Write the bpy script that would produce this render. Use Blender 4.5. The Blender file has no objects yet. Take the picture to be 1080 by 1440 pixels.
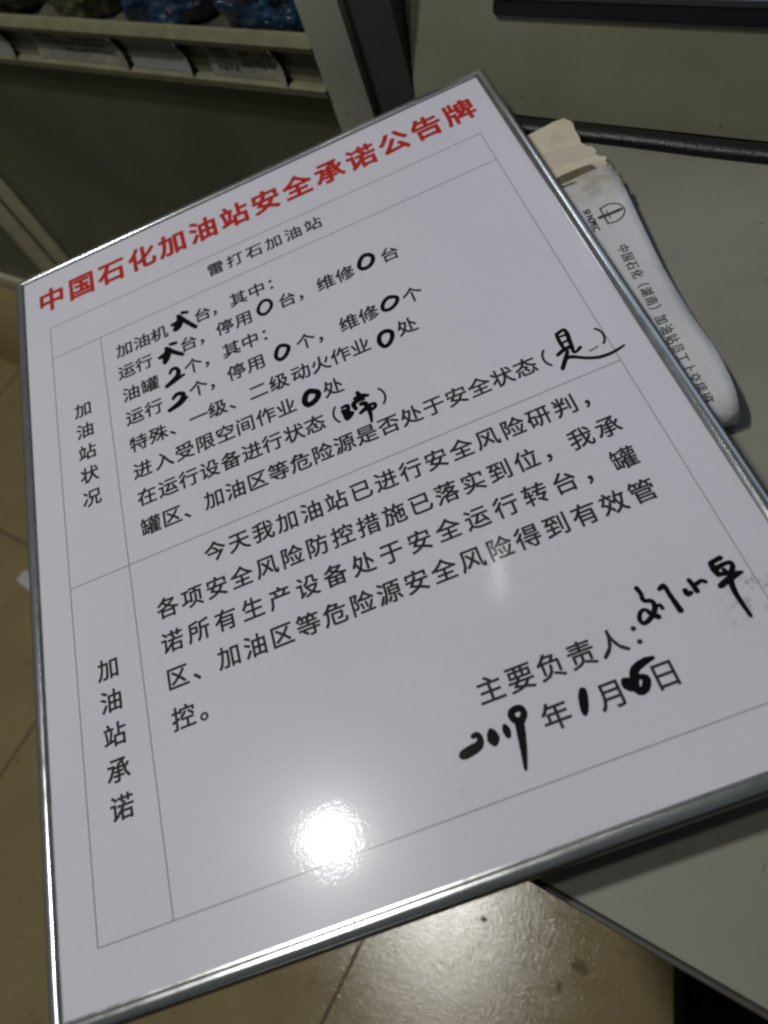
import bpy, bmesh, math, random
from mathutils import Vector, Matrix, noise
random.seed(7)
sc = bpy.context.scene
COL = sc.collection
S = 0.25                     # metres per layout unit (the printed table on the board is one unit wide)
FLOOR = 2.95                 # floor this many units under the board's face
DESK = 0.140                 # desk top this many units under the board's face
UX, UY = -0.6885082479396, -0.7252285105531512   # board axes against the counter line

def W(u, v, z):              # counter frame (u along counter to the left, v away, z above board face) -> world
    return Vector((-u * S, v * S, (FLOOR + z) * S))
def BW(x, y, z=0.0):         # board print coordinates -> world
    return W(x * UX + y * UY, x * -UY + y * UX, z)

# ---------------------------------------------------------------- camera
cam_d = bpy.data.cameras.new('camera'); cam = bpy.data.objects.new('camera', cam_d); COL.objects.link(cam)
Cb = Vector((0.6777265, 1.4081687, -1.0541976))
Mr = [Vector((0.92090853, 0.27632935, 0.27489921)), Vector((-0.37795172, 0.80547478, 0.45646782)),
      Vector((-0.09528893, -0.52426374, 0.84620775))]
def bdir(b): return Vector((-(b.x * UX + b.y * UY), b.x * -UY + b.y * UX, -b.z))
right, down, fwd = [bdir(m) for m in Mr]
cm = Matrix((( right.x, -down.x, -fwd.x), (right.y, -down.y, -fwd.y), (right.z, -down.z, -fwd.z))).to_4x4()
cm.translation = BW(Cb.x, Cb.y, -Cb.z)
cam.matrix_world = cm
cam_d.sensor_fit = 'VERTICAL'; cam_d.sensor_height = 24; cam_d.sensor_width = 18
cam_d.lens = 24 * 1099.4 / 1440
cam_d.clip_start = 0.02; cam_d.clip_end = 60
cam_d.dof.use_dof = True; cam_d.dof.focus_distance = 0.33; cam_d.dof.aperture_fstop = 6.3
sc.camera = cam
sc.render.resolution_x = 768; sc.render.resolution_y = 1024
sc.render.filter_size = 1.9
try: sc.cycles.pixel_filter_type = 'BLACKMAN_HARRIS'; sc.cycles.filter_width = 2.3
except Exception: pass
sc.cycles.max_bounces = 8
sc.cycles.caustics_reflective = False; sc.cycles.caustics_refractive = False

# ---------------------------------------------------------------- world and lamps (indoor shop ceiling lamps)
world = bpy.data.worlds.new('World'); sc.world = world; world.use_nodes = True
bg = world.node_tree.nodes['Background']; bg.inputs[0].default_value = (0.80, 0.92, 1.0, 1); bg.inputs[1].default_value = 0.050
def disk_lamp(name, loc, radius, watts, color, aim=None):
    l = bpy.data.lights.new(name, 'AREA'); l.shape = 'DISK'; l.size = radius * 2; l.energy = watts; l.color = color
    o = bpy.data.objects.new(name, l); COL.objects.link(o); o.location = loc
    if aim is not None:
        o.rotation_euler = (Vector(aim) - Vector(loc)).to_track_quat('-Z', 'Y').to_euler()
    return o
disk_lamp('ceiling_downlight', BW(-2.14, -0.42, 8.0), 0.060, 18.5, (1.0, 0.985, 0.955))
disk_lamp('ceiling_downlight', BW(-2.58, 0.995, 8.0), 0.050, 5.4, (1.0, 0.97, 0.90))
tube = disk_lamp('distant_tube_lamp', BW(0.79, -2.78, 8.0), 0.03, 0.42, (1.0, 0.99, 0.94))
tube.data.shape = 'RECTANGLE'; tube.data.size = 0.03; tube.data.size_y = 0.19
tube.rotation_euler = (0, 0, math.atan2(-UY, -UX) + math.radians(-18 + 0))
sc.view_settings.view_transform = 'Standard'; sc.view_settings.look = 'None'
sc.view_settings.exposure = 0; sc.view_settings.gamma = 1
try: sc.view_settings.use_curve_mapping = False
except Exception: pass

# ---------------------------------------------------------------- materials
class NT:
    def __init__(s, name):
        s.m = bpy.data.materials.new(name); s.m.use_nodes = True; s.t = s.m.node_tree; s.n = s.t.nodes
        s.b = s.n['Principled BSDF']; s.out = s.n['Material Output']
    def add(s, typ, **kw):
        n = s.n.new(typ)
        for k, v in kw.items():
            if k.startswith('i_'): n.inputs[k[2:].replace('_', ' ')].default_value = v
            else: setattr(n, k, v)
        return n
    def link(s, a, b): s.t.links.new(a, b)
    def co(s): 
        n = s.add('ShaderNodeTexCoord'); return n.outputs['Object']
    def noise(s, scale, detail=3, rough=0.5, vec=None, dist=0):
        n = s.add('ShaderNodeTexNoise'); n.inputs['Scale'].default_value = scale * 0.4 / S; n.inputs['Detail'].default_value = detail
        n.inputs['Roughness'].default_value = rough; n.inputs['Distortion'].default_value = dist
        s.link(vec if vec is not None else s.co(), n.inputs['Vector']); return n.outputs['Fac']
    def ramp(s, fac, stops):
        n = s.add('ShaderNodeValToRGB'); e = n.color_ramp.elements
        while len(e) < len(stops): e.new(0.5)
        for k, (p, c) in enumerate(stops):
            e[k].position = p; e[k].color = (*c, 1) if isinstance(c, tuple) else (c, c, c, 1)
        s.link(fac, n.inputs[0]); return n.outputs['Color']
    def mix(s, fac, a, b, blend='MIX'):
        n = s.add('ShaderNodeMix', data_type='RGBA', blend_type=blend)
        for sock, v in ((n.inputs[0], fac), (n.inputs[6], a), (n.inputs[7], b)):
            if hasattr(v, 'is_linked'): s.link(v, sock)
            else: sock.default_value = v if isinstance(v, float) else (*v, 1)
        return n.outputs[2]
    def bump(s, h, strength, dist, normal=None):
        n = s.add('ShaderNodeBump'); n.inputs['Strength'].default_value = strength; n.inputs['Distance'].default_value = dist * S / 0.4
        s.link(h, n.inputs['Height'])
        if normal is not None: s.link(normal, n.inputs['Normal'])
        return n.outputs['Normal']
    def base(s, col):
        if hasattr(col, 'is_linked'): s.link(col, s.b.inputs['Base Color'])
        else: s.b.inputs['Base Color'].default_value = (*col, 1)
    def set(s, **kw):
        for k, v in kw.items():
            i = s.b.inputs[k.replace('_', ' ')]
            if hasattr(v, 'is_linked'): s.link(v, i)
            else: i.default_value = v
        return s
def vmap(n, scale, vec=None):
    m = n.add('ShaderNodeMapping'); m.inputs['Scale'].default_value = scale
    n.link(vec if vec is not None else n.co(), m.inputs['Vector']); return m.outputs['Vector']

def simple(name, col, rough=0.6, metal=0.0, var=0.12, vs=30, bump=0.0, bs=300, spec=0.5):
    n = NT(name)
    f = n.noise(vs, 4, 0.6)
    lo = tuple(c * (1 - var) for c in col); hi = tuple(min(1, c * (1 + var)) for c in col)
    n.base(n.ramp(f, [(0.3, lo), (0.7, hi)]))
    n.set(Roughness=rough, Metallic=metal, Specular_IOR_Level=spec)
    if bump: n.link(n.bump(n.noise(bs, 3, 0.6), bump, 0.001), n.b.inputs['Normal'])
    return n.m

def board_coat(n):
    # clear laminate film: fine ripple over everything printed on the board
    co = n.co()
    h1 = n.noise(420, 2, 0.5, co); h2 = n.noise(60, 2, 0.5, co)
    b1 = n.bump(h1, 0.038, 0.0006); b2 = n.bump(h2, 0.030, 0.002, b1)
    n.link(b2, n.b.inputs['Coat Normal'])
    n.set(Specular_IOR_Level=0.11, Roughness=0.22, Coat_Weight=1.0, Coat_IOR=1.22, Coat_Roughness=0.060)

def face_mat():
    n = NT('laminated_white_sheet'); co = n.co()
    c = n.ramp(n.noise(9, 4, 0.6, co), [(0.3, (0.665, 0.662, 0.745)), (0.7, (0.710, 0.707, 0.790))])
    c = n.mix(0.20, c, n.ramp(n.noise(1900, 2, 0.6, co), [(0.3, (0.49, 0.495, 0.56)), (0.7, (0.91, 0.92, 0.97))]))
    # wiped marker smudges around the signature, the date and the lower middle
    for (x, y, r, a) in SMUDGES:
        d = n.add('ShaderNodeVectorMath', operation='DISTANCE'); n.link(co, d.inputs[0])
        l = bl(x, y, 0); d.inputs[1].default_value = (l.x, l.y, l.z)
        mr = n.add('ShaderNodeMapRange'); mr.inputs['From Min'].default_value = r * S; mr.inputs['From Max'].default_value = 0
        n.link(d.outputs['Value'], mr.inputs['Value'])
        sp = n.ramp(n.noise(260, 4, 0.7, co), [(0.52, 0.0), (0.66, 1.0)])
        m = n.add('ShaderNodeMath', operation='MULTIPLY'); n.link(mr.outputs[0], m.inputs[0]); n.link(sp, m.inputs[1])
        m2 = n.add('ShaderNodeMath', operation='MULTIPLY'); n.link(m.outputs[0], m2.inputs[0]); m2.inputs[1].default_value = a
        c = n.mix(m2.outputs[0], c, (0.10, 0.10, 0.12))
    n.base(c); board_coat(n); return n.m
SMUDGES = [(0.55, 1.20, 0.05, 0.12), (0.985, 1.075, 0.040, 0.85), (0.965, 1.10, 0.035, 0.6), (1.01, 1.11, 0.03, 0.6), (0.93, 1.045, 0.025, 0.25), (0.63, 0.43, 0.03, 0.2), (0.27, 1.13, 0.03, 0.15)]
def ink_mat(name, col, rough_edges=0.0):
    n = NT(name); co = n.co()
    n.base(n.ramp(n.noise(500, 3, 0.6, co), [(0.3, tuple(k * 0.8 for k in col)), (0.7, tuple(k * 1.25 for k in col))]))
    board_coat(n); return n.m

BASEP = (0.5, 0.55, -0.035)      # board's base point in print coordinates
def bl(x, y, z=0.0):             # print coordinates -> board local metres
    return Vector(((x - BASEP[0]) * S, -(y - BASEP[1]) * S, (z - BASEP[2]) * S))

M = {}
M['face'] = face_mat()
M['red'] = ink_mat('red_print', (0.50, 0.030, 0.022))
M['black'] = ink_mat('black_print', (0.032, 0.032, 0.036))
M['dark_trim'] = None
M['grid'] = ink_mat('grey_hairline_print', (0.31, 0.31, 0.33))
M['marker'] = ink_mat('black_marker_ink', (0.0060, 0.0060, 0.0085))
M['marker_faint'] = ink_mat('worn_marker_ink', (0.20, 0.20, 0.215))
def metal_mat():
    n = NT('brushed_aluminium'); co = n.co()
    f = n.noise(45, 4, 0.6, co)
    n.base(n.ramp(f, [(0.3, (0.52, 0.54, 0.54)), (0.7, (0.66, 0.68, 0.68))]))
    n.set(Metallic=0.88, Roughness=n.ramp(n.noise(110, 3, 0.6, co), [(0.3, 0.17), (0.7, 0.23)]))
    n.link(n.bump(n.noise(700, 2, 0.5, co), 0.004, 0.0003), n.b.inputs['Normal']); return n.m
M['alu'] = metal_mat()
M['dark_trim'] = simple('dark_anodised_edge', (0.022, 0.026, 0.030), 0.3, metal=0.3, bump=0.1, bs=500)
M['backing'] = simple('grey_hardboard', (0.16, 0.15, 0.14), 0.8)
def desk_mat(name, col, grain=0.10, rough=0.5):
    n = NT(name); co = n.co()
    a = n.ramp(n.noise(1100, 2, 0.7, co), [(0.3, tuple(c * (1 - grain) for c in col)), (0.7, tuple(c * (1 + grain) for c in col))])
    b = n.ramp(n.noise(7, 4, 0.6, co), [(0.3, 0.86), (0.7, 1.08)])
    c = n.mix(1.0, a, b, 'MULTIPLY')
    spk = n.ramp(n.noise(95, 3, 0.5, co), [(0.735, 0.0), (0.76, 1.0)])
    c = n.mix(spk, c, (0.07, 0.06, 0.05))
    n.base(c); n.set(Roughness=rough, Specular_IOR_Level=0.25)
    n.link(n.bump(n.noise(1300, 2, 0.6, co), 0.16, 0.0004), n.b.inputs['Normal']); return n.m
M['desk'] = desk_mat('grey_laminate', (0.238, 0.233, 0.187))
M['desk_edge'] = simple('dark_edge_band', (0.030, 0.028, 0.022), 0.5)
M['console'] = desk_mat('olive_grey_plastic', (0.240, 0.236, 0.170), 0.10, 0.55)
M['rubber'] = simple('black_rubber', (0.010, 0.010, 0.011), 0.34, bump=0.5, bs=420, spec=0.3)
M['bezel'] = simple('black_plastic', (0.006, 0.006, 0.008), 0.4)
M['lip'] = simple('charcoal_plastic', (0.035, 0.037, 0.042), 0.45)
n = NT('lit_screen'); n.base((0.05, 0.06, 0.08)); n.set(Emission_Color=(0.55, 0.68, 0.9, 1), Emission_Strength=0.55, Roughness=0.2); M['screen'] = n.m
M['dark_steel'] = simple('dark_grey_steel', (0.046, 0.047, 0.052), 0.55, bump=0.1, bs=900)
M['post'] = desk_mat('pale_grey_paint', (0.33, 0.335, 0.285), 0.12, 0.5)
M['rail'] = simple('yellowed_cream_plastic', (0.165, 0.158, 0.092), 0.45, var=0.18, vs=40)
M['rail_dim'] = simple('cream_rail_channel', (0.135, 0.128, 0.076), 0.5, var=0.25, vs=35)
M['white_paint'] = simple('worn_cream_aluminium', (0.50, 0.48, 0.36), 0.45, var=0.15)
M['plinth'] = simple('beige_laminate', (0.50, 0.41, 0.20), 0.4, var=0.12, vs=25, bump=0.1)
M['shadow_gap'] = simple('dark_gap_shade', (0.012, 0.011, 0.010), 0.8)  # near-black strips in the showcase gaps, their shade put into the colour
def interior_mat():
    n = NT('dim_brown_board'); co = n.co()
    n.base(n.ramp(n.noise(7, 5, 0.65, co, 0.6), [(0.32, (0.020, 0.022, 0.016)), (0.55, (0.065, 0.058, 0.036)), (0.74, (0.12, 0.10, 0.065))]))  # dim reflections put into the mottled brown tones
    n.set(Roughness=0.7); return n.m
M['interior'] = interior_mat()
def glass_mat():
    n = NT('reflection_haze_glass'); co = n.co()
    tr = n.add('ShaderNodeBsdfTransparent'); tr.inputs[0].default_value = (0.72, 0.76, 0.70, 1)
    gl = n.add('ShaderNodeBsdfGlossy'); gl.inputs['Roughness'].default_value = 0.06
    fr = n.add('ShaderNodeFresnel'); fr.inputs[0].default_value = 1.5
    m1 = n.add('ShaderNodeMixShader'); n.link(fr.outputs[0], m1.inputs[0]); n.link(tr.outputs[0], m1.inputs[1]); n.link(gl.outputs[0], m1.inputs[2])
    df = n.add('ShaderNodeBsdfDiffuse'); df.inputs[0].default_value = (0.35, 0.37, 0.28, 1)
    haze = n.ramp(n.noise(3.2, 3, 0.5, vmap(n, (1.0, 1.0, 0.8), co), 0.2), [(0.30, 0.16), (0.74, 0.38)])  # murky reflections on the pane painted as a pale diffuse layer
    m2 = n.add('ShaderNodeMixShader'); n.link(haze, m2.inputs[0]); n.link(m1.outputs[0], m2.inputs[1]); n.link(df.outputs[0], m2.inputs[2])
    n.link(m2.outputs[0], n.out.inputs[0]); return n.m
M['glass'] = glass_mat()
def film_mat(name, c1, c2):
    n = NT(name); co = n.co()
    n.base(n.ramp(n.noise(22, 4, 0.6, co), [(0.35, c1), (0.65, c2)]))
    n.set(Roughness=0.10, Coat_Weight=1.0, Coat_Roughness=0.04, Coat_IOR=1.6)
    n.link(n.bump(n.noise(60, 3, 0.55, co, 1.8), 1.0, 0.012), n.b.inputs['Normal']); return n.m
M['blue_film'] = film_mat('crinkled_blue_film', (0.002, 0.014, 0.035), (0.006, 0.050, 0.11))
M['green_film'] = film_mat('crinkled_green_film', (0.014, 0.020, 0.004), (0.060, 0.062, 0.010))
M['brown_film'] = film_mat('crinkled_brown_film', (0.008, 0.007, 0.005), (0.035, 0.030, 0.020))
M['orange_film'] = film_mat('crinkled_orange_film', (0.20, 0.06, 0.01), (0.34, 0.12, 0.02))
def tile_mat():
    n = NT('glazed_beige_floor_tile'); co = n.co()
    oi = n.add('ShaderNodeObjectInfo')
    va = n.add('ShaderNodeVectorMath', operation='ADD'); n.link(co, va.inputs[0]); n.link(oi.outputs['Location'], va.inputs[1])
    co = va.outputs[0]
    c = n.ramp(n.noise(5, 5, 0.65, co, 0.3), [(0.30, (0.205, 0.160, 0.072)), (0.55, (0.248, 0.197, 0.092)), (0.75, (0.305, 0.248, 0.126))])
    c = n.mix(0.35, c, n.ramp(n.noise(240, 3, 0.7, co), [(0.3, (0.165, 0.127, 0.055)), (0.7, (0.41, 0.335, 0.18))]))
    st = n.ramp(n.noise(16, 4, 0.7, co, 0.8), [(0.60, 0.0), (0.74, 0.65)])
    c = n.mix(st, c, (0.15, 0.108, 0.05))
    n.base(c)
    n.set(Roughness=n.ramp(n.noise(14, 4, 0.6, co), [(0.3, 0.10), (0.7, 0.17)]))
    b1 = n.bump(n.noise(185, 3, 0.6, co), 0.36, 0.0012); b2 = n.bump(n.noise(22, 2, 0.5, co), 0.08, 0.002, b1)
    n.link(b2, n.b.inputs['Normal']); return n.m
M['tile'] = tile_mat()
M['grout'] = simple('dark_grout', (0.050, 0.040, 0.026), 0.9)
M['stain'] = simple('brown_dried_spill', (0.150, 0.114, 0.056), 0.5, var=0.35, vs=160, spec=0.15)
M['black_box'] = simple('matt_black_plastic', (0.003, 0.003, 0.0035), 0.9, spec=0.05)
def paper_mat(name, lo, hi, vs=14, dirt=0.0):
    n = NT(name); co = n.co()
    c = n.ramp(n.noise(vs, 5, 0.6, co), [(0.3, lo), (0.7, hi)])
    if dirt:
        c = n.mix(n.ramp(n.noise(38, 4, 0.65, co), [(0.52, 0.0), (0.75, dirt)]), c, (0.26, 0.19, 0.10))
    n.base(c); n.set(Roughness=0.75, Specular_IOR_Level=0.2)
    n.link(n.bump(n.noise(90, 3, 0.6, co), 0.25, 0.0012), n.b.inputs['Normal']); return n.m
M['paper'] = paper_mat('white_receipt_paper', (0.55, 0.555, 0.575), (0.63, 0.635, 0.655))
M['old_paper'] = paper_mat('yellowed_paper', (0.56, 0.50, 0.37), (0.70, 0.64, 0.50), 20, 0.35)
M['old_paper_b'] = paper_mat('grubby_paper', (0.50, 0.455, 0.355), (0.62, 0.57, 0.46), 24, 0.3)
def slip_mat():
    n = NT('receipt_paper_worn_at_top'); co = n.co()
    c = n.ramp(n.noise(14, 5, 0.6, co), [(0.3, (0.55, 0.555, 0.575)), (0.7, (0.63, 0.635, 0.655))])
    d = n.add('ShaderNodeVectorMath', operation='DISTANCE'); n.link(co, d.inputs[0])
    q = W(-0.915, 0.735, -0.075) - W(-1.1, 0.45, -DESK); d.inputs[1].default_value = tuple(q)
    mr = n.add('ShaderNodeMapRange'); mr.inputs['From Min'].default_value = 0.105 * S; mr.inputs['From Max'].default_value = 0.045 * S
    n.link(d.outputs['Value'], mr.inputs['Value'])
    g = n.ramp(n.noise(70, 5, 0.7, co), [(0.36, 0.25), (0.62, 1.0)])
    m = n.add('ShaderNodeMath', operation='MULTIPLY'); n.link(mr.outputs[0], m.inputs[0]); n.link(g, m.inputs[1])
    n.base(n.mix(m.outputs[0], c, (0.36, 0.325, 0.25))); n.set(Roughness=0.75, Specular_IOR_Level=0.2)
    n.link(n.bump(n.noise(26, 4, 0.6, co, 0.8), 0.55, 0.0060), n.b.inputs['Normal']); return n.m
M['slip'] = slip_mat()
M['brown_edge'] = simple('browned_paper_edge', (0.13, 0.10, 0.06), 0.8, var=0.3, vs=60)
M['paper_ink'] = simple('grey_receipt_ink', (0.05, 0.05, 0.055), 0.7)
M['tag'] = paper_mat('grimy_price_tag', (0.13, 0.125, 0.095), (0.26, 0.255, 0.215), 30, 0.35)
M['tag_blank'] = paper_mat('clear_sleeve_tag', (0.19, 0.19, 0.175), (0.25, 0.25, 0.235), 30)
M['tag_ink'] = simple('faded_tag_ink', (0.035, 0.035, 0.035), 0.7)
M['scrap'] = paper_mat('scrap_paper', (0.42, 0.42, 0.40), (0.55, 0.55, 0.52))

# ---------------------------------------------------------------- object helpers
def mesh_obj(name, verts, faces, mat, parent=None, smooth=False, mats=None):
    me = bpy.data.meshes.new(name); me.from_pydata([tuple(v) for v in verts], [], faces); me.update()
    if mats:
        for m in mats: me.materials.append(m)
    else: me.materials.append(mat)
    if smooth:
        for p in me.polygons: p.use_smooth = True
    o = bpy.data.objects.new(name, me); COL.objects.link(o)
    if parent is not None: o.parent = parent
    return o
def tag(o, label=None, cat=None, group=None, kind=None):
    for k, v in (('label', label), ('category', cat), ('group', group), ('kind', kind)):
        if v: o[k] = v
    return o
def empty(name, loc, rz=0.0):
    o = bpy.data.objects.new(name, None); COL.objects.link(o); o.location = loc; o.rotation_euler = (0, 0, rz)
    o.empty_display_size = 0.05; return o
def box(name, a, b, mat, parent=None, bevel=0.0, segs=2):
    """box between two corners (metres, in the parent's frame)"""
    bm = bmesh.new(); bmesh.ops.create_cube(bm, size=1)
    c = [(a[i] + b[i]) / 2 for i in range(3)]; d = [abs(b[i] - a[i]) for i in range(3)]
    for v in bm.verts: v.co = Vector((v.co.x * d[0], v.co.y * d[1], v.co.z * d[2]))
    bevel *= S / 0.4
    if bevel: bmesh.ops.bevel(bm, geom=bm.edges[:], offset=bevel, segments=segs, affect='EDGES', profile=0.6)
    me = bpy.data.meshes.new(name); bm.to_mesh(me); bm.free(); me.materials.append(mat)
    if bevel:
        for p in me.polygons: p.use_smooth = True
        me.set_sharp_from_angle(angle=math.radians(40))
    o = bpy.data.objects.new(name, me); COL.objects.link(o); o.location = c
    if parent is not None: o.parent = parent
    return o
def ubox(name, u0, u1, v0, v1, z0, z1, mat, parent=None, bevel=0.0, off=Vector((0, 0, 0))):
    a = W(u0, v0, z0) - off; b = W(u1, v1, z1) - off
    return box(name, a, b, mat, parent, bevel)
def catmull(pts, closed=False, n=6):
    out = []; N = len(pts)
    rng = range(N) if closed else range(N - 1)
    for i in rng:
        p0 = pts[(i - 1) % N] if closed or i > 0 else pts[0]
        p1 = pts[i]; p2 = pts[(i + 1) % N]
        p3 = pts[(i + 2) % N] if closed or i + 2 < N else pts[-1]
        for k in range(n):
            t = k / n
            out.append(tuple(0.5 * ((2 * b) + (-a + c) * t + (2 * a - 5 * b + 4 * c - d) * t * t + (-a + 3 * b - 3 * c + d) * t ** 3)
                             for a, b, c, d in zip(p0, p1, p2, p3)))
    if not closed: out.append(tuple(pts[-1]))
    return out
def stroke_geo(pts, closed, z0, conv, verts, faces):
    """brush stroke: a chain of small discs and quads stepping up by microns so nothing is coplanar"""
    q = catmull(pts, closed, 5)
    if closed: q.append(q[0])
    z = z0
    for i, (x, y, w) in enumerate(q):
        w = max(w, 0.0012) * (1 + 0.05 * math.sin(i * 2.3 + x * 90))
        r = w / 2
        k0 = len(verts)
        for a in range(12):
            verts.append(conv(x + r * math.cos(a * math.pi / 6), y + r * math.sin(a * math.pi / 6), z))
        faces.append(list(range(k0, k0 + 12))[::-1])
        z += 0.0000025
        if i + 1 < len(q):
            x2, y2, w2 = q[i + 1]; w2 = max(w2, 0.0012)
            d = math.hypot(x2 - x, y2 - y)
            if d > 1e-6:
                nx, ny = -(y2 - y) / d, (x2 - x) / d
                k0 = len(verts)
                verts += [conv(x + nx * r, y + ny * r, z), conv(x - nx * r, y - ny * r, z),
                          conv(x2 - nx * w2 / 2, y2 - ny * w2 / 2, z), conv(x2 + nx * w2 / 2, y2 + ny * w2 / 2, z)]
                faces.append([k0, k0 + 1, k0 + 2, k0 + 3])
                z += 0.0000025
    return z

_gl = {}
def glyph(ch, weight):
    """outline of one character in em units, centred on its square cell"""
    if (ch, weight) not in _gl:
        cu = bpy.data.curves.new('glyph', 'FONT'); cu.body = ch; cu.size = 1; cu.resolution_u = 3
        ob = bpy.data.objects.new('glyph', cu); COL.objects.link(ob)
        dg = bpy.context.evaluated_depsgraph_get(); ev = ob.evaluated_get(dg); me = ev.to_mesh()
        _gl[(ch, weight)] = ([(v.co.x - 0.5, v.co.y - 0.38) for v in me.vertices], [tuple(p.vertices) for p in me.polygons])
        ev.to_mesh_clear(); bpy.data.objects.remove(ob); bpy.data.curves.remove(cu)
    return _gl[(ch, weight)]
def lettering(name, items, em, weight, mat, parent, conv, z=0.0006, sx=1.0, rings=4):
    """items = [(char, x, y)]: cell centres; heavier weights are built from slightly shifted layers"""
    V, F = [], []
    off = [(0.0, 0.0)] + [(weight * math.cos(a), weight * math.sin(a)) for a in [(k + 0.5) * 2 * math.pi / rings for k in range(rings)]] if weight else [(0.0, 0.0)]
    for ch, x, y in items:
        gv, gf = glyph(ch, 0)
        for n_, (dx, dy) in enumerate(off):
            k = len(V)
            V += [conv(x + (a + dx) * em * sx, y - (b + dy) * em, z + n_ * 0.000012) for a, b in gv]
            F += [tuple(i + k for i in f) for f in gf]
    return mesh_obj(name, V, F, mat, parent)
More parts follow.
